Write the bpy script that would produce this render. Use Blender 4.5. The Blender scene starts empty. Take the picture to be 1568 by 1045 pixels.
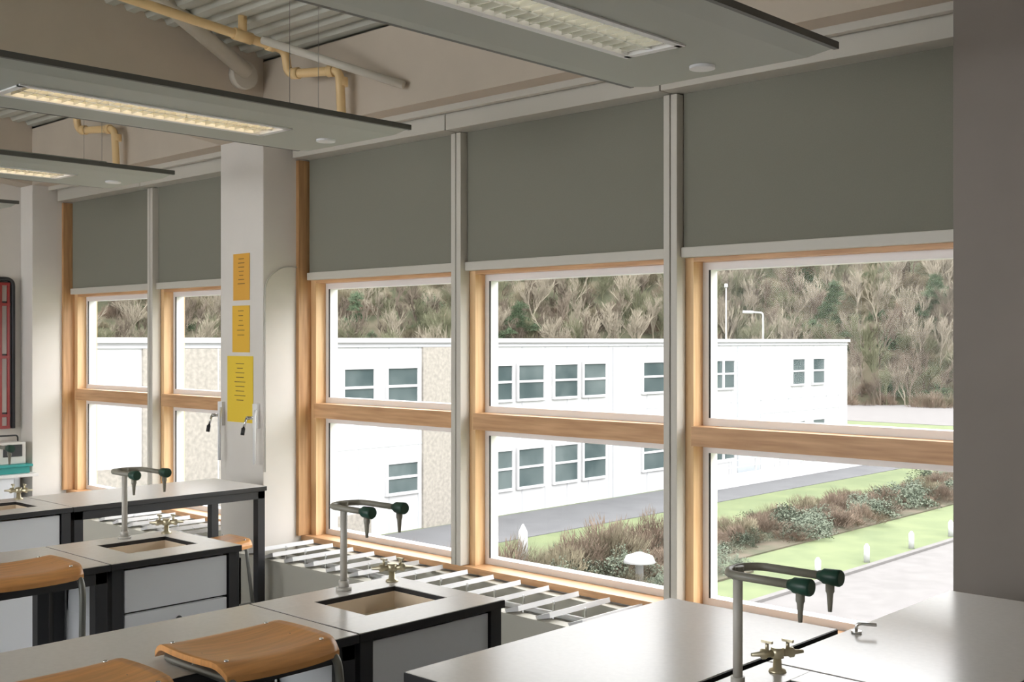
import bpy, bmesh, math, random
from mathutils import Vector, Matrix
random.seed(7)
scene = bpy.context.scene
scene.view_settings.view_transform = 'Standard'
scene.view_settings.exposure = 0.0

# ------------------------------------------------------------ materials
def mat(name, col, rough=0.6, metal=0.0, var=0.0, scale=5.0, stretch=(1,1,1), bump=0.0, col2=None, spec=0.5, emit=None, estr=0.0, detail=6, lo=0.35, hi=0.65):
    m = bpy.data.materials.new(name); m.use_nodes = True
    nt = m.node_tree; p = nt.nodes['Principled BSDF']
    p.inputs['Base Color'].default_value = (*col, 1)
    p.inputs['Roughness'].default_value = rough
    p.inputs['Metallic'].default_value = metal
    p.inputs['Specular IOR Level'].default_value = spec
    if emit:
        p.inputs['Emission Color'].default_value = (*emit, 1)
        p.inputs['Emission Strength'].default_value = estr
    if var > 0 or col2 or bump > 0:
        tc = nt.nodes.new('ShaderNodeTexCoord'); mp = nt.nodes.new('ShaderNodeMapping')
        mp.inputs['Scale'].default_value = stretch
        nz = nt.nodes.new('ShaderNodeTexNoise'); nz.inputs['Scale'].default_value = scale
        nz.inputs['Detail'].default_value = detail
        nt.links.new(tc.outputs['Object'], mp.inputs[0]); nt.links.new(mp.outputs[0], nz.inputs['Vector'])
        if var > 0 or col2:
            r = nt.nodes.new('ShaderNodeValToRGB')
            c2 = col2 if col2 else tuple(max(0, c*(1-var)) for c in col)
            r.color_ramp.elements[0].position = lo; r.color_ramp.elements[1].position = hi
            r.color_ramp.elements[0].color = (*c2, 1); r.color_ramp.elements[1].color = (*col, 1)
            nt.links.new(nz.outputs['Fac'], r.inputs[0]); nt.links.new(r.outputs[0], p.inputs['Base Color'])
        if bump > 0:
            b = nt.nodes.new('ShaderNodeBump'); b.inputs['Strength'].default_value = bump; b.inputs['Distance'].default_value = 0.02
            nt.links.new(nz.outputs['Fac'], b.inputs['Height']); nt.links.new(b.outputs[0], p.inputs['Normal'])
    return m

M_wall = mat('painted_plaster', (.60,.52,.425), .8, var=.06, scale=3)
M_pier3 = mat('shaded_plaster', (.28,.245,.22), .8, var=.06, scale=3)  # plaster darkened: the right pier's shade is put into its base colour
M_wallw = mat('white_plaster', (.78,.74,.685), .8, var=.04, scale=3)
M_deck = mat('corrugated_steel', (.58,.58,.51), .55, var=.08, scale=2)
M_floor = mat('vinyl_floor', (.26,.27,.29), .45, var=.15, scale=30)
M_top = mat('grey_laminate', (.78,.76,.735), .24, var=.04, scale=60)
M_edge = mat('black_edge', (.018,.018,.02), .4)
M_leg = mat('black_steel', (.022,.023,.026), .45)
M_cab = mat('cabinet_white', (.76,.78,.80), .5)
M_beige = mat('fireclay', (.85,.72,.56), .35)
M_metalw = mat('grey_enamel', (.55,.53,.49), .35)
M_arm = mat('arm_enamel', (.28,.27,.225), .35)
M_green = mat('green_plastic', (.012,.06,.04), .4)
M_brass = mat('brass', (.66,.60,.44), .35, metal=.85)
M_chrome = mat('chrome', (.7,.7,.7), .2, metal=1)
M_ply = mat('plywood', (.80,.385,.13), .34, var=.20, scale=6, stretch=(12,1,1))
M_tube = mat('stool_steel', (.20,.20,.18), .4, metal=.5)
M_pineh = mat('pine_horizontal', (.72,.43,.22), .45, col2=(.50,.265,.12), scale=3, stretch=(1,14,14), lo=.3, hi=.7)
M_pinev = mat('pine_vertical', (.88,.61,.34), .45, col2=(.76,.47,.23), scale=3, stretch=(14,14,1), lo=.3, hi=.7)
M_pined = mat('pine_dark', (.60,.35,.16), .45, col2=(.42,.22,.09), scale=3, stretch=(14,14,1), lo=.3, hi=.7)
M_white = mat('white_upvc', (.84,.84,.84), .35)
M_blind = mat('blind_fabric', (.245,.238,.192), .85, var=.06, scale=200, bump=.05)
M_alu = mat('blind_aluminium', (.60,.57,.50), .45)
M_dark = mat('dark_gap', (.03,.03,.03), .7)
M_fix = mat('luminaire_metal', (.41,.43,.38), .5)
M_fixd = mat('luminaire_edge', (.10,.10,.09), .5)
M_wire = mat('suspension_wire', (.30,.28,.25), .5)
M_louv = mat('louver_metal', (.72,.72,.68), .25, metal=.6)
M_lampw = mat('lamp_warm', (1,.9,.7), .5, emit=(1,.78,.50), estr=8.0)
M_lampc = mat('lamp_dim', (1,.95,.85), .5, emit=(1,.93,.78), estr=3.0)
M_pipe = mat('ochre_pipe', (.84,.60,.30), .4)
M_steelw = mat('painted_steel', (.62,.58,.50), .5)
M_rad = mat('radiator_panel', (.62,.60,.52), .6)
M_radg = mat('radiator_grey', (.40,.40,.38), .6)
M_post1 = mat('paper_orange', (.80,.42,.06), .7)
M_post2 = mat('paper_amber', (.85,.50,.05), .7)
M_post3 = mat('paper_yellow', (.88,.62,.05), .7)
M_ink = mat('ink', (.22,.12,.04), .8)
M_red = mat('red_enamel', (.28,.02,.02), .4)
M_pale = mat('cabinet_backing', (.42,.36,.33), .6, var=.2, scale=4)
M_teal = mat('teal_plastic', (.02,.28,.26), .5)
# exterior
M_panel = mat('white_cladding', (.38,.38,.382), .7, var=.03, scale=1)
M_seam = mat('cladding_seam', (.295,.305,.315), .7)
M_pebble = mat('pebbledash', (.25,.23,.20), .9, var=.25, scale=9, detail=8)
M_bluep = mat('pale_blue_panel', (.29,.312,.33), .6)
M_gl = mat('dark_glazing', (.036,.052,.054), .25, col2=(.09,.11,.11), scale=.6, spec=.2)
M_lawn = mat('lawn', (.122,.142,.075), .95, col2=(.098,.118,.064), scale=.9, detail=12, spec=.1)
M_road = mat('tarmac_light', (.140,.133,.129), .9, var=.12, scale=2, spec=.1)
M_path = mat('path_grey', (.105,.105,.108), .9, var=.12, scale=1, spec=.1)
M_mulch = mat('mulch', (.095,.080,.060), .95, col2=(.062,.063,.042), scale=1.5, spec=.1)
M_hill = mat('hill_undergrowth', (.105,.092,.066), .95, col2=(.056,.058,.038), scale=.35, detail=15, lo=.42, hi=.58, spec=.0)  # undergrowth and branch colours lightened to stand in for distance haze
M_bark = mat('bare_branches', (.108,.088,.068), .9, spec=.1)
M_bark2 = mat('pale_branches', (.20,.175,.135), .9, spec=.1)
M_bark3 = mat('olive_branches', (.105,.106,.066), .9, spec=.1)
M_lgreen = mat('evergreen_leaves', (.078,.105,.060), .9, col2=(.046,.066,.04), scale=3, spec=.1)
M_lblue = mat('juniper_leaves', (.135,.152,.112), .9, col2=(.085,.10,.075), scale=3, spec=.1)
M_lred = mat('red_twigs', (.175,.130,.098), .9, col2=(.115,.09,.068), scale=3, spec=.1)
M_ltan = mat('tan_twigs', (.185,.16,.11), .9, col2=(.125,.11,.075), scale=3, spec=.1)

M_glass = bpy.data.materials.new('window_glass'); M_glass.use_nodes = True
nt = M_glass.node_tree; nt.nodes.clear()
o = nt.nodes.new('ShaderNodeOutputMaterial'); mx = nt.nodes.new('ShaderNodeMixShader')
tr = nt.nodes.new('ShaderNodeBsdfTransparent'); gs = nt.nodes.new('ShaderNodeBsdfGlossy')
gs.inputs['Roughness'].default_value = .02; tr.inputs[0].default_value = (.98,.98,.98,1)
mx.inputs[0].default_value = .008
nt.links.new(tr.outputs[0], mx.inputs[1]); nt.links.new(gs.outputs[0], mx.inputs[2]); nt.links.new(mx.outputs[0], o.inputs[0])

# ------------------------------------------------------------ builder
class B:
    def __init__(s, name, smooth=False):
        s.n = name; s.bm = bmesh.new(); s.ms = []; s.sm = smooth
    def mi(s, m):
        if m not in s.ms: s.ms.append(m)
        return s.ms.index(m)
    def face(s, vs, m, smooth=False):
        try:
            f = s.bm.faces.new(vs); f.material_index = s.mi(m); f.smooth = smooth
        except ValueError: pass
    def box(s, a, b, m):
        x0,x1 = sorted((a[0],b[0])); y0,y1 = sorted((a[1],b[1])); z0,z1 = sorted((a[2],b[2]))
        v = [s.bm.verts.new(p) for p in ((x0,y0,z0),(x1,y0,z0),(x1,y1,z0),(x0,y1,z0),(x0,y0,z1),(x1,y0,z1),(x1,y1,z1),(x0,y1,z1))]
        for q in ((3,2,1,0),(4,5,6,7),(0,1,5,4),(1,2,6,5),(2,3,7,6),(3,0,4,7)):
            s.face([v[i] for i in q], m)
    def hexa(s, pts, m):
        v = [s.bm.verts.new(p) for p in pts]
        for q in ((3,2,1,0),(4,5,6,7),(0,1,5,4),(1,2,6,5),(2,3,7,6),(3,0,4,7)):
            s.face([v[i] for i in q], m)
    def tube(s, pts, r, m, n=10, closed=False, cap=True):
        pts = [Vector(p) for p in pts]; rings = []
        N = len(pts); rr = r if isinstance(r, (list,tuple)) else [r]*N
        prev = None
        for i,p in enumerate(pts):
            if closed: d = (pts[(i+1)%N]-pts[i-1])
            elif i == 0: d = pts[1]-p
            elif i == N-1: d = p-pts[i-1]
            else: d = (pts[i+1]-p).normalized()+(p-pts[i-1]).normalized()
            d.normalize()
            if prev is None:
                a = d.orthogonal().normalized()
            else:
                a = (prev - d*prev.dot(d)); a = a.normalized() if a.length > 1e-6 else d.orthogonal().normalized()
            prev = a; b2 = d.cross(a)
            rings.append([s.bm.verts.new(p + (a*math.cos(t)+b2*math.sin(t))*rr[i]) for t in [2*math.pi*k/n for k in range(n)]])
        rng = range(N) if closed else range(N-1)
        for i in rng:
            A = rings[i]; C = rings[(i+1)%N]
            for k in range(n):
                s.face([A[k],A[(k+1)%n],C[(k+1)%n],C[k]], m, True)
        if cap and not closed:
            s.face(list(reversed(rings[0])), m); s.face(rings[-1], m)
    def cyl(s, a, b, r, m, n=16): s.tube([a,b], r, m, n)
    def done(s, bevel=0.0, loc=None):
        me = bpy.data.meshes.new(s.n); s.bm.to_mesh(me); s.bm.free()
        for m in s.ms: me.materials.append(m)
        ob = bpy.data.objects.new(s.n, me); scene.collection.objects.link(ob)
        if bevel:
            md = ob.modifiers.new('bevel','BEVEL'); md.width = bevel; md.segments = 2; md.limit_method = 'ANGLE'; md.angle_limit = math.radians(50)
        if loc: ob.location = loc
        return ob

def fillet(pts, r, n=6):
    pts = [Vector(p) for p in pts]; out = [pts[0]]
    for i in range(1, len(pts)-1):
        p = pts[i]; a = (pts[i-1]-p); b = (pts[i+1]-p)
        rr = min(r, a.length*.49, b.length*.49)
        a = p+a.normalized()*rr; b = p+b.normalized()*rr
        for k in range(n+1):
            t = k/n; out.append(a*(1-t)**2+p*2*t*(1-t)+b*t*t)
    out.append(pts[-1]); return out

# ------------------------------------------------------------ dims
ZC = 1.75; ZB = .87
YP = 4.30; YW = 4.66; YO = 4.86
XL = -9.90; XR = 1.6; YBACK = -5.0
def zroof(y): return 3.58 + .12*(YP-y)

# ------------------------------------------------------------ shell
b = B('floor'); b.box((XL-.2,YBACK-.2,-.15),(XR+.2,YO,0),M_floor); b.done()
b = B('wall_left'); b.hexa([(XL-.2,YBACK,0),(XL,YBACK,0),(XL,YO,0),(XL-.2,YO,0),(XL-.2,YBACK,zroof(YBACK)),(XL,YBACK,zroof(YBACK)),(XL,YO,zroof(YO)+.1),(XL-.2,YO,zroof(YO)+.1)],M_wallw); b.done()
b = B('wall_right'); b.hexa([(XR,YBACK,0),(XR+.2,YBACK,0),(XR+.2,YO,0),(XR,YO,0),(XR,YBACK,zroof(YBACK)),(XR+.2,YBACK,zroof(YBACK)),(XR+.2,YO,zroof(YO)+.1),(XR,YO,zroof(YO)+.1)],M_wallw); b.done()
b = B('wall_back')  # unseen wall behind the camera; openings added to let in fill light
b.box((XL,YBACK-.2,0),(XR,YBACK,1.0),M_wallw); b.box((XL,YBACK-.2,3.3),(XR,YBACK,zroof(YBACK)),M_wallw)
for x,x2 in ((XL,XL+.2),(-7.2,-7.05),(-4.6,-4.45),(-2.0,XR)): b.box((x,YBACK-.2,1.0),(x2,YBACK,3.3),M_wallw)
b.done()
b = B('ceiling')
y = YBACK-.1; prof = []
while y < 4.80:
    for dy,dz in ((0,0),(.05,0),(.07,.028),(.11,.028)): prof.append((y+dy,dz))
    y += .13
va = [b.bm.verts.new((XL-.2,yy,zroof(yy)+dz)) for yy,dz in prof]; vb = [b.bm.verts.new((XR+.2,yy,zroof(yy)+dz)) for yy,dz in prof]
for i in range(len(prof)-1): b.face([va[i],va[i+1],vb[i+1],vb[i]],M_deck)
b.done()
b = B('roof_slab'); b.hexa([(XL-.3,YBACK-.3,zroof(YBACK)+.08),(XR+.3,YBACK-.3,zroof(YBACK)+.08),(XR+.3,5.0,zroof(5)+.12),(XL-.3,5.0,zroof(5)+.12),(XL-.3,YBACK-.3,zroof(YBACK)+.3),(XR+.3,YBACK-.3,zroof(YBACK)+.3),(XR+.3,5.0,zroof(5)+.3),(XL-.3,5.0,zroof(5)+.3)],M_deck); b.done()
piers = [(XL,-9.67),(-6.77,-6.27),(-1.76,-1.20)]
b = B('wall_window_side')
b.box((XL,YW-.02,0),(XR,YO,.42),M_wallw)
b.box((XL,YP,3.08),(XR,YO,3.56),M_wall)
b.box((XL,4.70,2.22),(XR,YO-.02,3.08),M_wallw)
b.box((-1.2,YP,0),(XR,YO,3.08),M_wall)
b.done()
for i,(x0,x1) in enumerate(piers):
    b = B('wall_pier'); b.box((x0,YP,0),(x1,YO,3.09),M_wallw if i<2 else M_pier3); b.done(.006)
for x0,x1 in piers:
    b = B('roof_beam')
    b.hexa([(x0,YBACK,3.1+.12*(YP-YBACK)),(x1,YBACK,3.1+.12*(YP-YBACK)),(x1,YP,3.08),(x0,YP,3.08),(x0,YBACK,zroof(YBACK)+.03),(x1,YBACK,zroof(YBACK)+.03),(x1,YP,zroof(YP)+.03),(x0,YP,zroof(YP)+.03)],M_wall)
    b.done()
b = B('wall_lower_storey'); b.box((XL-.3,YBACK-.3,-4.25),(XR+.3,YO,-.15),M_pebble); b.done()

# ------------------------------------------------------------ windows
groups = [(-9.67,-6.77,2),(-6.27,-1.76,3)]
wn = 1
for g0,g1,n in groups:
    w = (g1-g0)/n
    for k in range(n):
        x0 = g0+k*w; x1 = x0+w
        b = B('window_%d'%wn); wn += 1
        fy0, fy1 = YW, 4.84
        b.box((x0,fy0,.42),(x0+.085,fy1,2.22),M_pinev); b.box((x1-.05,fy0,.42),(x1,fy1,2.22),M_pinev)
        b.box((x0+.085,fy0,2.135),(x1-.05,fy1,2.22),M_pineh)
        b.box((x0+.085,fy0-.02,1.24),(x1-.05,fy1,1.335),M_pineh)
        b.box((x0,fy0-.06,.42),(x1,fy1,.455),M_pineh)
        for z0,z1 in ((.455,1.24),(1.335,2.135)):
            a,c = x0+.085, x1-.05
            t=.038; y0,y1=4.74,4.81
            b.box((a,y0,z0),(a+t,y1,z1),M_white); b.box((c-t,y0,z0),(c,y1,z1),M_white)
            b.box((a+t,y0,z0),(c-t,y1,z0+t),M_white); b.box((a+t,y0,z1-t),(c-t,y1,z1),M_white)
            b.box((a+t,4.735,z0+t),(a+t+.008,4.742,z1-t),M_dark)
            v = [b.bm.verts.new(p) for p in ((a+t,4.775,z0+t),(c-t,4.775,z0+t),(c-t,4.775,z1-t),(a+t,4.775,z1-t))]
            b.face(v,M_glass)
        b.done()
        b = B('roller_blind')
        b.box((x0+.043,4.635,2.205),(x1-.043,4.645,2.97),M_blind)
        b.box((x0+.043,4.615,2.155),(x1-.043,4.655,2.205),M_alu)
        b.box((x0+(.043 if k==0 else .004),4.50,2.955),(x1-.004,4.66,3.07),M_alu)
        b.done(.003)
        if k > 0:
            b = B('blind_guide')
            b.box((x0-.040,4.585,.457),(x0-.004,4.658,2.95),M_alu); b.box((x0+.002,4.585,.457),(x0+.040,4.658,2.95),M_alu)
            b.box((x0-.006,4.60,.457),(x0+.004,4.658,2.95),M_dark)
            b.done(.003)
    b = B('trim_%d'%wn)
    b.box((g0,4.56,.457),(g0+.030,4.66,2.95),M_pined)
    b.box((g0,YP+.14,3.045),(g1,YP+.18,3.08),M_alu)
    b.done()

for g0,g1 in ((-9.6,-6.8),(-6.25,-1.72)):
    b = B('window_ledge_heater')
    b.box((g0,4.10,0),(g1,4.13,.40),M_rad); b.box((g0+.03,4.13,.0),(g1,4.60,.30),M_radg)
    b.box((g0,4.08,.385),(g1,4.15,.41),M_rad); b.box((g0,4.53,.30),(g1,4.60,.41),M_rad)
    b.box((g0,4.10,0),(g0+.03,4.60,.40),M_rad)
    x = g0+.1
    while x < g1-.1:
        b.hexa([(x,4.09,.41),(x+.085,4.09,.43),(x+.085,4.55,.43),(x,4.55,.41),(x-.01,4.09,.425),(x+.08,4.09,.455),(x+.08,4.55,.455),(x-.01,4.55,.425)],M_white)
        b.box((x+.12,4.3,.30),(x+.128,4.31,.45),M_chrome)
        x += .205
    for yy in (4.25,4.42): b.cyl((g0+.03,yy,.35),(g1,yy,.35),.015,M_white,8)
    b.done()

b = B('pier_side_line'); b.tube(fillet([(-6.262,4.31,.9),(-6.262,4.31,2.15),(-6.262,4.45,2.24),(-6.262,4.56,2.24)],.1),.004,M_metalw,6); b.done()  # thin curved line along the pier's side face
for x in (-6.74,-6.33):
    b = B('window_winder')
    b.box((x-.025,4.275,1.18),(x+.025,4.30,1.34),M_white)
    b.tube(fillet([(x+.02,4.27,1.3),(x+.035,4.25,1.25),(x+.035,4.25,.95)],.03),.010,M_white,8)
    b.cyl((x,4.28,1.25),(x-.01,4.22,1.25),.012,M_chrome,10)
    b.tube([(x-.01,4.22,1.25),(x-.03,4.21,1.18)],.008,M_chrome,8); b.cyl((x-.03,4.21,1.185),(x-.035,4.205,1.14),.013,M_edge,10)
    b.done()
def poster(x0,x1,z0,z1,m,lines):
    b = B('poster'); b.box((x0,YP-.004,z0),(x1,YP-.001,z1),m)
    random.seed(int(z0*100)); H = z1-z0; W = x1-x0
    z = z1-.12*H
    for i in range(lines):
        hw = W*random.uniform(.10,.22) if i else W*.16
        b.box(((x0+x1)/2-hw,YP-.005,z),((x0+x1)/2+hw,YP-.004,z+.0045),M_ink); z -= .62*H/lines
    b.done()
poster(-6.61,-6.42,2.02,2.33,M_post1,7); poster(-6.62,-6.42,1.675,1.985,M_post2,6); poster(-6.68,-6.38,1.21,1.65,M_post3,9)

# ------------------------------------------------------------ ceiling fixtures
def luminaire(xn, lamp):
    w = .85; x0 = xn-w; x1 = xn; Z = 2.70; yE = 3.47; yS = -1.2
    b = B('suspended_luminaire')
    wl = .10
    a0,a1 = x0+wl, x1-wl
    lx0,lx1 = x0+.32, x0+.54
    lou = [(1.84,3.04),(.1,1.3),]
    b.box((a0,yS,Z),(lx0,yE,Z+.015),M_fix); b.box((lx1,yS,Z),(a1,yE,Z+.015),M_fix)
    ys = [yS]
    for l in sorted(lou): ys += list(l)
    ys.append(yE)
    for i in range(0,len(ys),2): b.box((lx0,ys[i],Z),(lx1,ys[i+1],Z+.015),M_fix)
    b.hexa([(x1-wl,yS,Z),(x1,yS,Z+.015),(x1,yE,Z+.015),(x1-wl,yE,Z),(x1-wl,yS,Z+.015),(x1,yS,Z+.025),(x1,yE,Z+.025),(x1-wl,yE,Z+.015)],M_fix)
    b.hexa([(x0,yS,Z+.015),(x0+wl,yS,Z),(x0+wl,yE,Z),(x0,yE,Z+.015),(x0,yS,Z+.025),(x0+wl,yS,Z+.015),(x0+wl,yE,Z+.015),(x0,yE,Z+.025)],M_fix)
    b.box((x1-.012,yS,Z+.013),(x1+.006,yE+.015,Z+.036),M_fixd); b.box((x0-.006,yS,Z+.013),(x0+.012,yE+.015,Z+.036),M_fixd)
    b.box((lx0-.02,yS,Z+.052),(lx1+.02,yE-.25,Z+.09),M_fix)
    b.box((lx0-.02,yS,Z+.015),(lx0-.005,yE-.25,Z+.052),M_fix); b.box((lx1+.005,yS,Z+.015),(lx1+.02,yE-.25,Z+.052),M_fix)
    for y0,y1 in lou:
        t = .018
        b.box((lx0-.01,y0-.01,Z-.006),(lx0+t,y1+.01,Z+.01),M_white); b.box((lx1-t,y0-.01,Z-.006),(lx1+.01,y1+.01,Z+.01),M_white)
        b.box((lx0,y0-.01,Z-.006),(lx1,y0+t,Z+.01),M_white); b.box((lx0,y1-t,Z-.006),(lx1,y1+.01,Z+.01),M_white)
        b.box(((lx0+lx1)/2-.006,y0,Z),((lx0+lx1)/2+.006,y1,Z+.045),M_louv)
        y = y0+.05
        while y < y1-.03:
            b.box((lx0+t,y-.002,Z),(lx1-t,y+.002,Z+.04),M_louv); y += .05
        b.box((lx0+.02,y0+.02,Z+.046),(lx1-.02,y1-.02,Z+.050),M_louv)
        for q in (.06,.16): b.cyl((lx0+q,y0+.03,Z+.036),(lx0+q,y1-.03,Z+.036),.008,lamp,8)
    b.cyl(((x0+x1)/2,yE-.14,Z-.010),((x0+x1)/2,yE-.14,Z+.01),.045,M_white,20)
    for yy in (3.2,1.5,-.3):
        for xx in (lx0,lx1): b.cyl((xx,yy,Z+.05),(xx,yy,zroof(yy)+.01),.0013,M_wire,6)
    b.done()
luminaire(-1.81,M_lampc)
for xn in (-3.92,-5.97,-8.05): luminaire(xn,M_lampw)

# ------------------------------------------------------------ pipes, struts
for dx in (0,-2.70):
    b = B('service_pipe')
    pts = [(-5.72+dx,-2.0,4.05),(-5.72+dx,4.08,3.50),(-5.72+dx,4.10,3.36),(-5.35+dx,4.2,3.34),(-5.35+dx,4.22,3.0)]
    b.tube(fillet(pts,.05),.027,M_pipe,12)
    b.cyl((-5.72+dx,3.78,3.53),(-5.72+dx,3.78,zroof(3.78)+.02),.026,M_pipe,12)
    for p,q in (((-5.72+dx,3.95,3.512),(-5.72+dx,4.0,3.508)),((-5.72+dx,3.72,3.533),(-5.72+dx,3.84,3.522)),((-5.69+dx,4.11,3.36),(-5.64+dx,4.122,3.357)),((-5.43+dx,4.18,3.344),(-5.39+dx,4.19,3.342)),((-5.35+dx,4.22,3.30),(-5.35+dx,4.22,3.25))):
        b.cyl(p,q,.035,M_pipe,14)
    b.done()
b = B('roof_strut')
b.tube([(-6.21,4.13,3.46),(-5.95,3.40,3.70),(-5.8,3.0,3.82)],.05,M_steelw,14)
b.cyl((-6.21,4.13,3.44),(-6.28,4.13,3.44),.09,M_steelw,16)
b.done()
b = B('roof_strut'); b.tube([(-5.62,3.85,3.50),(-4.86,4.27,3.19)],.024,M_steelw,12); b.done()

# ------------------------------------------------------------ benches
def topslab(b,x0,x1,y0,y1,hole=None):
    if not hole:
        b.box((x0,y0,ZB-.028),(x1,y1,ZB-.002),M_edge)
        b.box((x0+.003,y0+.003,ZB-.004),(x1-.003,y1-.003,ZB),M_top)
    else:
        h0,h1,k0,k1 = hole
        for (a0,a1,c0,c1) in ((x0,h0,y0,y1),(h1,x1,y0,y1),(h0,h1,y0,k0),(h0,h1,k1,y1)):
            b.box((a0,c0,ZB-.028),(a1,c1,ZB-.002),M_edge)
        e=.003
        for (a0,a1,c0,c1) in ((x0+e,h0-e,y0+e,y1-e),(h1+e,x1-e,y0+e,y1-e),(h0-e,h1+e,y0+e,k0-e),(h0-e,h1+e,k1+e,y1-e)):
            b.box((a0,c0,ZB-.004),(a1,c1,ZB),M_top)
        d=.075; t=.012
        b.box((h0,k0,ZB-d-t),(h1,k1,ZB-d),M_beige)
        b.box((h0-t,k0-t,ZB-d-t),(h0+.001,k1+t,ZB-.018),M_beige); b.box((h1-.001,k0-t,ZB-d-t),(h1+t,k1+t,ZB-.018),M_beige)
        b.box((h0,k0-t,ZB-d-t),(h1,k0+.001,ZB-.018),M_beige); b.box((h0,k1-.001,ZB-d-t),(h1,k1+t,ZB-.018),M_beige)
        b.cyl(((h0+h1)/2,(k0+k1)/2,ZB-d),((h0+h1)/2,(k0+k1)/2,ZB-d+.003),.025,M_chrome,16)
def legs(b,x0,x1,y0,y1):
    w=.05
    for x in (x0+.01,x1-.01-w):
        for y in (y0+.008,y1-.008-w):
            b.box((x,y,0),(x+w,y+w,ZB-.028),M_leg)
        b.box((x,y0+.01,ZB-.075),(x+w,y1-.01,ZB-.029),M_leg)
    for y in (y0+.008,y1-.008-w): b.box((x0+.01,y,ZB-.075),(x1-.01,y+w,ZB-.029),M_leg)
def table(x0,x1,y0,y1):
    b = B('lab_table'); topslab(b,x0,x1,y0,y1); legs(b,x0,x1,y0,y1); b.done(.0015)
def sinkunit(x0,x1,y0,y1):
    b = B('lab_sink_unit')
    topslab(b,x0,x1,y0,y1,(x0+.14,x1-.17,y0+.165,y1-.115)); 
    w=.05
    for x in (x0+.01,x1-.01-w):
        for y in (y0+.008,y1-.008-w): b.box((x,y,0),(x+w,y+w,ZB-.028),M_leg)
    c0,c1,d0,d1 = x0+.065,x1-.03,y0+.062,y1-.062
    b.box((c0,d0,.08),(c1,d1,.60),M_cab); b.box((c1-.018,d0,.60),(c1,d1,.83),M_cab); b.box((c0,d0,.6),(c0+.018,d1,.83),M_cab)
    b.box((c0,d0,.6),(c1,d0+.016,.83),M_cab); b.box((c0,d1-.016,.6),(c1,d1,.83),M_cab)
    b.box((c1-.001,d0,.655),(c1+.002,d1,.660),M_dark); b.box((c1,d0+.003,.663),(c1+.012,d1-.003,.832),M_cab); b.box((c1,d0+.003,.1),(c1+.012,d1-.003,.652),M_cab)
    ym=(d0+d1)/2
    b.tube([(c1+.012,ym,.60),(c1+.022,ym,.60),(c1+.024,ym,.60),(c1+.034,ym,.60)],[.008,.008,.016,.013],M_edge,14)
    b.cyl((c1+.034,ym,.60),(c1+.036,ym,.60),.007,M_chrome,12)
    b.done(.0015)
def tap(x,y):
    b = B('lab_swan_tap')
    b.cyl((x,y,ZB),(x,y,ZB+.012),.028,M_metalw,20); b.cyl((x,y,ZB+.012),(x,y,ZB+.035),.018,M_metalw,16)
    b.cyl((x,y,ZB+.03),(x,y,ZB+.30),.0125,M_metalw,14)
    zt = ZB+.305; R=.072
    pts = [(x+.20,y-R,zt)]
    for k in range(13):
        t = math.radians(-90-15*k); pts.append((x+.045+math.cos(t)*.055,y+math.sin(t)*R,zt))
    pts.append((x+.20,y+R,zt))
    b.tube(pts,.0105,M_arm,12)
    b.cyl((x,y,zt-.02),(x,y,zt+.008),.016,M_arm,14)
    for s in (-1,1):
        yy=y+s*R
        b.tube([(x+.185,yy,zt),(x+.195,yy,zt),(x+.20,yy,zt),(x+.24,yy,zt),(x+.245,yy,zt)],[.012,.015,.019,.021,.018],M_green,16)
        b.tube([(x+.215,yy,zt-.015),(x+.215,yy,zt-.035),(x+.215,yy,zt-.04),(x+.215,yy,zt-.085)],[.011,.011,.0085,.005],M_arm,12)
    b.done()
def gastap(x,y):
    b = B('gas_tap')
    b.tube([(x,y,ZB),(x,y,ZB+.006),(x,y,ZB+.010),(x,y,ZB+.045)],[.024,.022,.012,.010],M_brass,16)
    b.cyl((x,y,ZB+.038),(x,y,ZB+.066),.017,M_brass,16)
    for s in (-1,1):
        d=Vector((.55,.83,0))*s
        P=Vector((x,y,ZB+.05))
        b.tube([P+d*.01,P+d*.03,P+d*.035,P+d*.045,P+d*.05,P+d*.075],[.010,.010,.014,.014,.007,.0045],M_brass,12)
        b.tube([P+d*.03+Vector((0,0,.008)),P+d*.03+Vector((0,0,.03))],.005,M_brass,8)
        b.box(P+d*.03+Vector((-.016,-.004,.028)),P+d*.03+Vector((.016,.004,.035)),M_brass)
    b.done()
def row(x0,x1,ys,ytab,yend,endtable=None,tx=0):
    sinkunit(x0,x1,ys,yend)
    y1=ys
    while y1 > ytab+.3:
        table(x0,x1,y1-1.2,y1-.003); y1-=1.2
    if endtable: table(x0,x1,yend+.003,endtable)
    tap(x0+.065+tx,(ys+yend)/2+.03); gastap(x0+.075,yend-.07)
row(-3.27,-2.69,2.19,.9,2.82)
row(-4.82,-4.24,2.20,0,2.80)
row(-6.43,-5.85,2.20,0,2.82,4.04)
row(-1.65,-1.07,2.15,1.9,2.77,4.0,tx=.02)
table(-2.30,-1.675,2.02,3.23)
b = B('bench_spout')
b.cyl((-1.61,3.22,ZB),(-1.61,3.22,ZB+.008),.016,M_chrome,16)
b.tube(fillet([(-1.61,3.22,ZB+.005),(-1.61,3.22,ZB+.03),(-1.555,3.24,ZB+.03)],.012),.005,M_chrome,8)
b.done()

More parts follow.
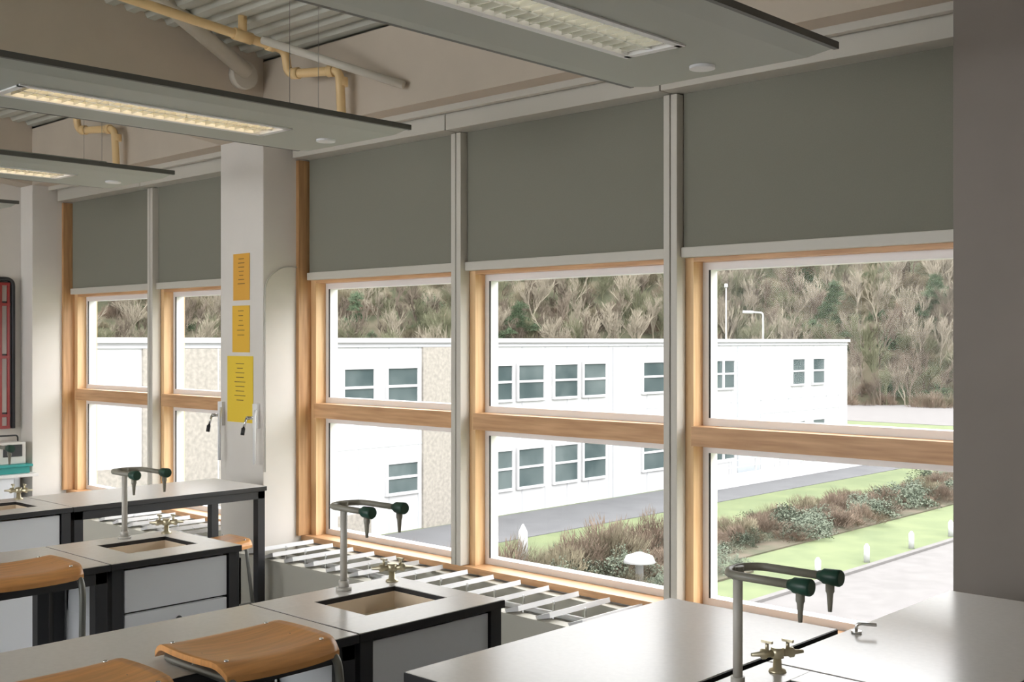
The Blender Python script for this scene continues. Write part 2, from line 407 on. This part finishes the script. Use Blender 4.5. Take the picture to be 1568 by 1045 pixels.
# ------------------------------------------------------------ stools
def seatmesh(b,cx,cy,cz,w=.36,th=.016):
    N=18; top=[];bot=[]
    for i in range(N+1):
        rt=[];rb=[]
        for j in range(N+1):
            u=-1+2*i/N; v=-1+2*j/N
            x=u*math.sqrt(1-v*v*.20); y=v*math.sqrt(1-u*u*.20)
            z=-.014*(1-u*u)*(1-v*v) - .030*max(0,abs(u)-.70)/.3*abs(u)**3 + .004*abs(v)**4
            rt.append(b.bm.verts.new((cx+x*w/2,cy+y*w/2,cz+z))); rb.append(b.bm.verts.new((cx+x*w/2,cy+y*w/2,cz+z-th)))
        top.append(rt);bot.append(rb)
    for i in range(N):
        for j in range(N):
            b.face([top[i][j],top[i+1][j],top[i+1][j+1],top[i][j+1]],M_ply,True)
            b.face([bot[i][j],bot[i][j+1],bot[i+1][j+1],bot[i+1][j]],M_ply,True)
    for i in range(N):
        b.face([top[i][0],bot[i][0],bot[i+1][0],top[i+1][0]],M_ply); b.face([top[i+1][N],bot[i+1][N],bot[i][N],top[i][N]],M_ply)
        b.face([top[0][i+1],bot[0][i+1],bot[0][i],top[0][i]],M_ply); b.face([top[N][i],bot[N][i],bot[N][i+1],top[N][i+1]],M_ply)
    for s in (-1,1):
        for t in (-1,1): b.cyl((cx+s*w*.33,cy+t*w*.38,cz-.004),(cx+s*w*.33,cy+t*w*.38,cz+.003),.006,M_chrome,8)
def stool_hook(cx,cy,cz=.922):
    b = B('lab_stool'); seatmesh(b,cx,cy,cz,.40)
    zr=ZB+.0125; h=.165
    for s in (-1,1):
        y=cy+s*h
        b.tube(fillet([(cx-.17,cy,zr),(cx-.17,y,zr),(cx+.185,y,zr),(cx+.20,y,zr-.06),(cx+.17,y,.013),(cx-.22,y,.013),(cx-.22,cy,.013)],.06),.012,M_tube,12)
        for xx in (cx-.12,cx+.12): b.cyl((xx,y*.5+cy*.5,zr),(xx,y*.5+cy*.5,cz-.015),.01,M_tube)
        b.cyl((cx+.0,y,zr),(cx+.0,y-s*.03,cz-.014),.012,M_tube)
    b.cyl((cx+.187,cy-h,.30),(cx+.187,cy+h,.30),.011,M_tube)
    b.cyl((cx+.12,cy-h,zr),(cx+.12,cy+h,zr),.011,M_tube)
    b.done()
def stool_std(cx,cy,cz):
    b = B('lab_stool'); seatmesh(b,cx,cy,cz,.36)
    for s in (-1,1):
        for t in (-1,1):
            b.tube(fillet([(cx,cy+t*.13,cz-.025),(cx+s*.14,cy+t*.13,cz-.025),(cx+s*.19,cy+t*.17,.0)],.04),.011,M_tube,10)
        b.cyl((cx+s*.175,cy-.155,.2),(cx+s*.175,cy+.155,.2),.009,M_tube)
    b.done()
stool_hook(-2.70,1.80); stool_hook(-2.66,1.28); stool_hook(-4.20,1.80)
stool_std(-5.93,3.72,.57)

# ------------------------------------------------------------ far-left items
XS=XL+.006
b = B('wall_cabinet')
b.tube(fillet([(XS+.03,3.55,1.0),(XS+.03,3.55,2.28),(XS+.03,4.22,2.28),(XS+.03,4.22,1.0)],.06),.018,M_leg,8)
b.box((XS,3.55,1.0),(XS+.03,4.22,2.26),M_leg)
for z0,z1 in ((1.02,1.10),(1.14,1.60),(1.64,2.05),(2.09,2.23)):
    b.box((XS+.03,3.58,z0),(XS+.036,4.165,z1),M_pale)
for z in (1.10,1.60,2.05,2.225,1.0): b.box((XS+.03,3.57,z),(XS+.045,4.19,z+.025),M_red)
for y in (4.165,4.10,3.57): b.box((XS+.03,y,1.0),(XS+.044,y+.022,2.25),M_red)
b.done(.002)
b = B('storage_unit'); b.box((XS,3.3,0),(XS+.42,4.06,.62),M_cab); b.box((XS,3.28,.62),(XS+.44,4.26,.645),M_top); b.box((XS,4.2,0),(XS+.1,4.25,.62),M_cab); b.box((XS+.42,3.76,.02),(XS+.425,3.77,.6),M_dark); b.done(.003)
b = B('storage_tray'); b.box((XS+.02,3.7,.645),(XS+.36,4.22,.70),M_teal); b.box((XS,3.68,.70),(XS+.38,4.24,.72),M_teal); b.done(.004)
b = B('portable_radio'); b.box((XS+.06,4.0,.72),(XS+.28,4.22,.90),M_metalw); b.box((XS+.28,4.03,.78),(XS+.285,4.19,.88),M_dark); b.tube(fillet([(XS+.17,4.02,.90),(XS+.17,4.02,.95),(XS+.17,4.2,.95),(XS+.17,4.2,.90)],.03),.007,M_dark,8); b.done(.01)

# ------------------------------------------------------------ exterior
GZ=-4.25
b = B('ground'); b.box((-260,4.9,GZ-.3),(150,300,GZ),M_lawn); b.done()
def strip(n,x0,x1,y0,y1,m,dz):
    b=B(n); b.box((x0,y0,GZ+.001),(x1,y1,GZ+dz),m); b.done()
strip('road',-13.8,-4,5.0,78,M_road,.02)
strip('planting_bed',-20.2,-17.0,26,60,M_mulch,.04)
strip('planting_bed',-20.2,-15.8,15,25.9,M_mulch,.05)
strip('path',-27.1,-23.6,5,56,M_path,.02)
strip('road',-120,30,80,104,M_road,.03)
b=B('kerb'); b.box((-14.0,5,GZ+.001),(-13.82,78,GZ+.08),M_road); b.done()

FX=-27.3; TOP=ZC-.05
b = B('school_building')
b.box((-44,8,GZ),(FX,53.6,TOP),M_panel)
b.box((-44.1,7.9,TOP),(FX+.12,53.7,TOP+.14),M_panel)
b.box((FX,8,TOP-.14),(FX+.06,53.6,TOP-.08),M_seam)
for y0,y1,z0,z1 in ((24.75,27.3,GZ,TOP-.15),(15.0,19.6,GZ,TOP-.15),(12.6,15,GZ,-1.5),(19.6,22.6,GZ,-3.5)): b.box((FX,y0,z0),(FX+.08,y1,z1),M_pebble)
for y in (16,17.2,18.4): b.box((FX+.08,y,GZ),(FX+.085,y+.04,TOP-.15),M_seam)
y=19.7
while y<53.5:
    if not (24.6<y<27.3): b.box((FX,y,GZ),(FX+.012,y+.035,TOP-.14),M_seam)
    y+=1.22
b.box((FX,19.6,-1.55),(FX+.015,24.75,-1.5),M_seam); b.box((FX,27.3,-1.55),(FX+.015,53.6,-1.5),M_seam)
b.box((FX,27.3,-.95),(FX+.012,53.6,-.92),M_seam); b.box((FX,34.6,GZ),(FX+.03,36.1,TOP-.2),M_bluep)
b.box((FX,43.4,GZ),(FX+.03,45.2,TOP-.2),M_bluep)
for z in (-3.2,-2,-.8,.4): b.box((FX+.03,34.6,z),(FX+.035,36.1,z+.04),M_seam)
wins=[(21.56,22.7),(23.28,24.5),(27.75,28.9),(29.24,30.54),(31.14,32.42),(32.8,34.07),(36.46,37.86),(41.3,42.1),(42.25,43.03),(48.08,49.18),(50.0,51.1)]
def bwin(y0,y1,z0,z1):
    f=.09
    b.box((FX,y0-f,z0-f),(FX+.05,y1+f,z1+f),M_panel)
    b.box((FX+.05,y0,z0),(FX+.055,y1,z1),M_gl)
    zm=z0+(z1-z0)*.52
    b.box((FX+.05,y0,zm-.04),(FX+.09,y1,zm+.04),M_panel)
    for (a,c,d,e) in ((y0-f,y0,z0-f,z1+f),(y1,y1+f,z0-f,z1+f),(y0,y1,z0-f,z0),(y0,y1,z1,z1+f)): b.box((FX+.05,a,d),(FX+.10,c,e),M_panel)
for i,(y0,y1) in enumerate(wins):
    bwin(y0,y1,-.27,.89)
    if i!=0: bwin(y0,y1,-3.35 if i!=1 else -3.0,-2.05 if i!=1 else -2.1)
b.done()

b=B('railing')
b.box((-25.6,38,GZ+.021),(-25.5,52,GZ+.55),M_panel)
for y in range(38,53,2): b.box((-25.58,y,GZ+.021),(-25.52,y+.06,GZ+1.1),M_panel)
for z in (.8,1.08): b.box((-25.56,38,GZ+z),(-25.53,52,GZ+z+.03),M_panel)
b.done()
for y in (26.5,29.2,32,34.8):
    b=B('bollard'); b.tube([(-14.3,y,GZ),(-14.3,y,GZ+.42),(-14.3,y,GZ+.5)],[.08,.08,.03],M_panel,12); b.done()
b=B('garden_dome_light'); b.tube([(-17.0,22.6,GZ+.05),(-17.0,22.6,GZ+.55),(-17.0,22.6,GZ+.57),(-17.0,22.6,GZ+.72),(-17.0,22.6,GZ+.82)],[.1,.1,.40,.33,.05],M_panel,20); b.done()
b=B('tree_guard'); b.tube([(-20.8,22.5,GZ),(-20.8,22.5,GZ+.9),(-20.8,22.5,GZ+1.1)],[.16,.12,.02],M_panel,10); b.done()
b=B('street_lamp'); b.tube(fillet([(-39.5,65.9,GZ),(-39.5,65.9,3.6),(-40.2,65.3,3.65)],.2),.055,M_panel,8); b.tube([(-40.0,65.5,3.63),(-40.5,65.05,3.66)],[.10,.09],M_panel,8); b.done()
b=B('flag_pole'); b.tube([(-44,68.5,GZ),(-44,68.5,5.6)],[.07,.04],M_panel,8); b.tube([(-44,68.5,5.5),(-44,68.5,5.75)],[.14,.10],M_panel,8); b.done()

def hillz(r,a): 
    t=max(0,min(1,(r-112)/110)); return GZ-.2+ t*58 + (math.sin(a*9)+math.sin(a*23+r*.1))*1.2*t*3
b=B('wooded_hill'); g=[]
NR,NA=40,90
for i in range(NR+1):
    r=108+i*3.6; rowv=[]
    for j in range(NA+1):
        a=math.radians(40+150*j/NA); rowv.append(b.bm.verts.new((math.cos(a)*r,math.sin(a)*r,hillz(r,a)+random.uniform(-.8,.8)*(i>0))))
    g.append(rowv)
for i in range(NR):
    for j in range(NA): b.face([g[i][j],g[i+1][j],g[i+1][j+1],g[i][j+1]],M_hill,True)
hill=b.done()

def tree_mesh(name,m,seed,thick=.13):
    rnd=random.Random(seed); b=B(name)
    def grow(p,d,L,r,lv):
        q=p+d*L
        a=d.orthogonal().normalized(); c=d.cross(a)
        A=[b.bm.verts.new(p+(a*math.cos(t)+c*math.sin(t))*r) for t in (0,2.09,4.18)]
        C=[b.bm.verts.new(q+(a*math.cos(t)+c*math.sin(t))*r*.6) for t in (0,2.09,4.18)]
        for k in range(3): b.face([A[k],A[(k+1)%3],C[(k+1)%3],C[k]],m)
        if lv==0: return
        n=rnd.choice((3,4)) if lv>1 else 3
        for k in range(n):
            f=rnd.uniform(.35,1) if k else 1
            s=p+d*L*f
            nd=(d+Vector((rnd.uniform(-1,1),rnd.uniform(-1,1),rnd.uniform(-.2,.9)))*.62).normalized()
            grow(s,nd,L*rnd.uniform(.55,.85),r*.66,lv-1)
    grow(Vector((0,0,0)),Vector((rnd.uniform(-.1,.1),rnd.uniform(-.1,.1),1)).normalized(),2.2,thick,5)
    me=bpy.data.meshes.new(name); b.bm.to_mesh(me); b.bm.free(); me.materials.append(m); return me
def bush_mesh(name,m,seed,n=900,twig=False):
    rnd=random.Random(seed); b=B(name)
    for i in range(n):
        th=rnd.uniform(0,6.283); ph=rnd.uniform(0,1.5); r=rnd.uniform(.45,1)**.6
        lob=1+.25*math.sin(3*th+seed)+.2*math.sin(5*ph+th*2)
        c=Vector((math.cos(th)*math.cos(ph),math.sin(th)*math.cos(ph),math.sin(ph)*.8+.02))*r*lob
        if twig:
            d=(c*.7+Vector((rnd.uniform(-.4,.4),rnd.uniform(-.4,.4),.5))).normalized()*.25; w=d.orthogonal().normalized()*.012
        else:
            d=Vector((rnd.uniform(-1,1),rnd.uniform(-1,1),rnd.uniform(-1,1))).normalized()*.11; w=d.orthogonal().normalized()*.035
        vs=[b.bm.verts.new(c+w),b.bm.verts.new(c-w),b.bm.verts.new(c+d)]
        b.face(vs,m)
    me=bpy.data.meshes.new(name); b.bm.to_mesh(me); b.bm.free(); me.materials.append(m); return me
tm=[tree_mesh('bare_tree_mesh',m,s,t) for m,s,t in ((M_bark,1,.13),(M_bark2,2,.12),(M_bark3,3,.13),(M_bark2,4,.14),(M_bark,5,.12),(M_bark3,6,.12),(M_bark,7,.11),(M_bark2,8,.11))]
bg=bush_mesh('evergreen_mesh',M_lgreen,11,1400); bb=bush_mesh('juniper_mesh',M_lblue,12,1300); br=bush_mesh('red_shrub_mesh',M_lred,13,1500,True); bt=bush_mesh('tan_shrub_mesh',M_ltan,14,1500,True)
wood=bpy.data.objects.new('woodland',None); scene.collection.objects.link(wood)
def inst(me,par,name,loc,s,sz=1):
    ob=bpy.data.objects.new(name,me); scene.collection.objects.link(ob); ob.parent=par
    ob.location=loc; ob.scale=(s,s,s*sz); ob.rotation_euler=(0,0,random.uniform(0,6.28)); return ob
rnd=random.Random(5)
for i in range(1700):
    a=math.radians(rnd.uniform(84,160)); r=111+ rnd.random()**1.1*44
    inst(rnd.choice(tm),wood,'bare_tree',(math.cos(a)*r,math.sin(a)*r,hillz(r,a)-.6),rnd.uniform(.42,1.0),rnd.uniform(.85,1.25))
for i in range(900):
    a=math.radians(rnd.uniform(84,160)); r=110+ rnd.random()*50
    me=rnd.choice((bt,bt,br,bg,bt)); inst(me,wood,'undergrowth',(math.cos(a)*r,math.sin(a)*r,hillz(r,a)-.3),rnd.uniform(.9,2.2),rnd.uniform(.7,1.2))
for ca,cr,h in ((117.6,121,7),(113,124,6),(133,120,5),(141,121,6),(124,126,5),(150,120,6),(107.5,128,6)):
    a0=math.radians(ca); cx,cy=math.cos(a0)*cr,math.sin(a0)*cr; cz=hillz(cr,a0)
    for q in range(16):
        f=q/15; sp=1.5*math.sin(math.pi*min(1,f+.15))+.2
        inst(bg,wood,'ivy_clump',(cx+rnd.uniform(-sp,sp),cy+rnd.uniform(-sp,sp),cz+f*h),rnd.uniform(.55,1.0),1.0)
hedge=bpy.data.objects.new('shrub_border',None); scene.collection.objects.link(hedge)
y=16.0
while y<58:
    for q in range(4):
        x=rnd.uniform(-20.0,-17.3)
        me=rnd.choice((bb,bb,br)) if x>-18.6 else rnd.choice((br,br,bt,bb))
        inst(me,hedge,'shrub',(x,y+rnd.uniform(-.6,.6),GZ+.045),rnd.uniform(.35,.8),rnd.uniform(.6,1.0))
    if y<26:
        inst(rnd.choice((br,br,bt)),hedge,'shrub',(rnd.uniform(-20,-18.2),y,GZ+.05),rnd.uniform(.7,1.1))
        inst(rnd.choice((bb,br,bt)),hedge,'shrub',(rnd.uniform(-17.5,-16.0),y,GZ+.05),rnd.uniform(.25,.45))
    y+=.75
far=bpy.data.objects.new('distant_hedge',None); scene.collection.objects.link(far)
for i in range(90):
    x=-100+i*1.3; inst(rnd.choice((br,bt,br)),far,'shrub',(x,107+rnd.uniform(-1,1),GZ),rnd.uniform(1.6,2.2),1)

# ------------------------------------------------------------ light
w=bpy.data.worlds.new('overcast_sky'); scene.world=w; w.use_nodes=True
bgN=w.node_tree.nodes['Background']; bgN.inputs[0].default_value=(.975,.985,1,1); bgN.inputs[1].default_value=7.1
sl=bpy.data.lights.new('sun','SUN'); sl.energy=1.5; sl.angle=math.radians(30); sl.color=(1,.97,.9)
so=bpy.data.objects.new('sun',sl); scene.collection.objects.link(so)
so.rotation_euler=Vector((.75,-.25,.9)).to_track_quat('Z','Y').to_euler()

# ------------------------------------------------------------ camera
cam=bpy.data.cameras.new('camera'); co=bpy.data.objects.new('camera',cam); scene.collection.objects.link(co)
co.location=(0,0,ZC); co.rotation_euler=(math.radians(90),0,math.radians(43.3))
cam.lens=40.27; cam.sensor_width=36; cam.clip_end=600; cam.clip_start=.05
scene.camera=co
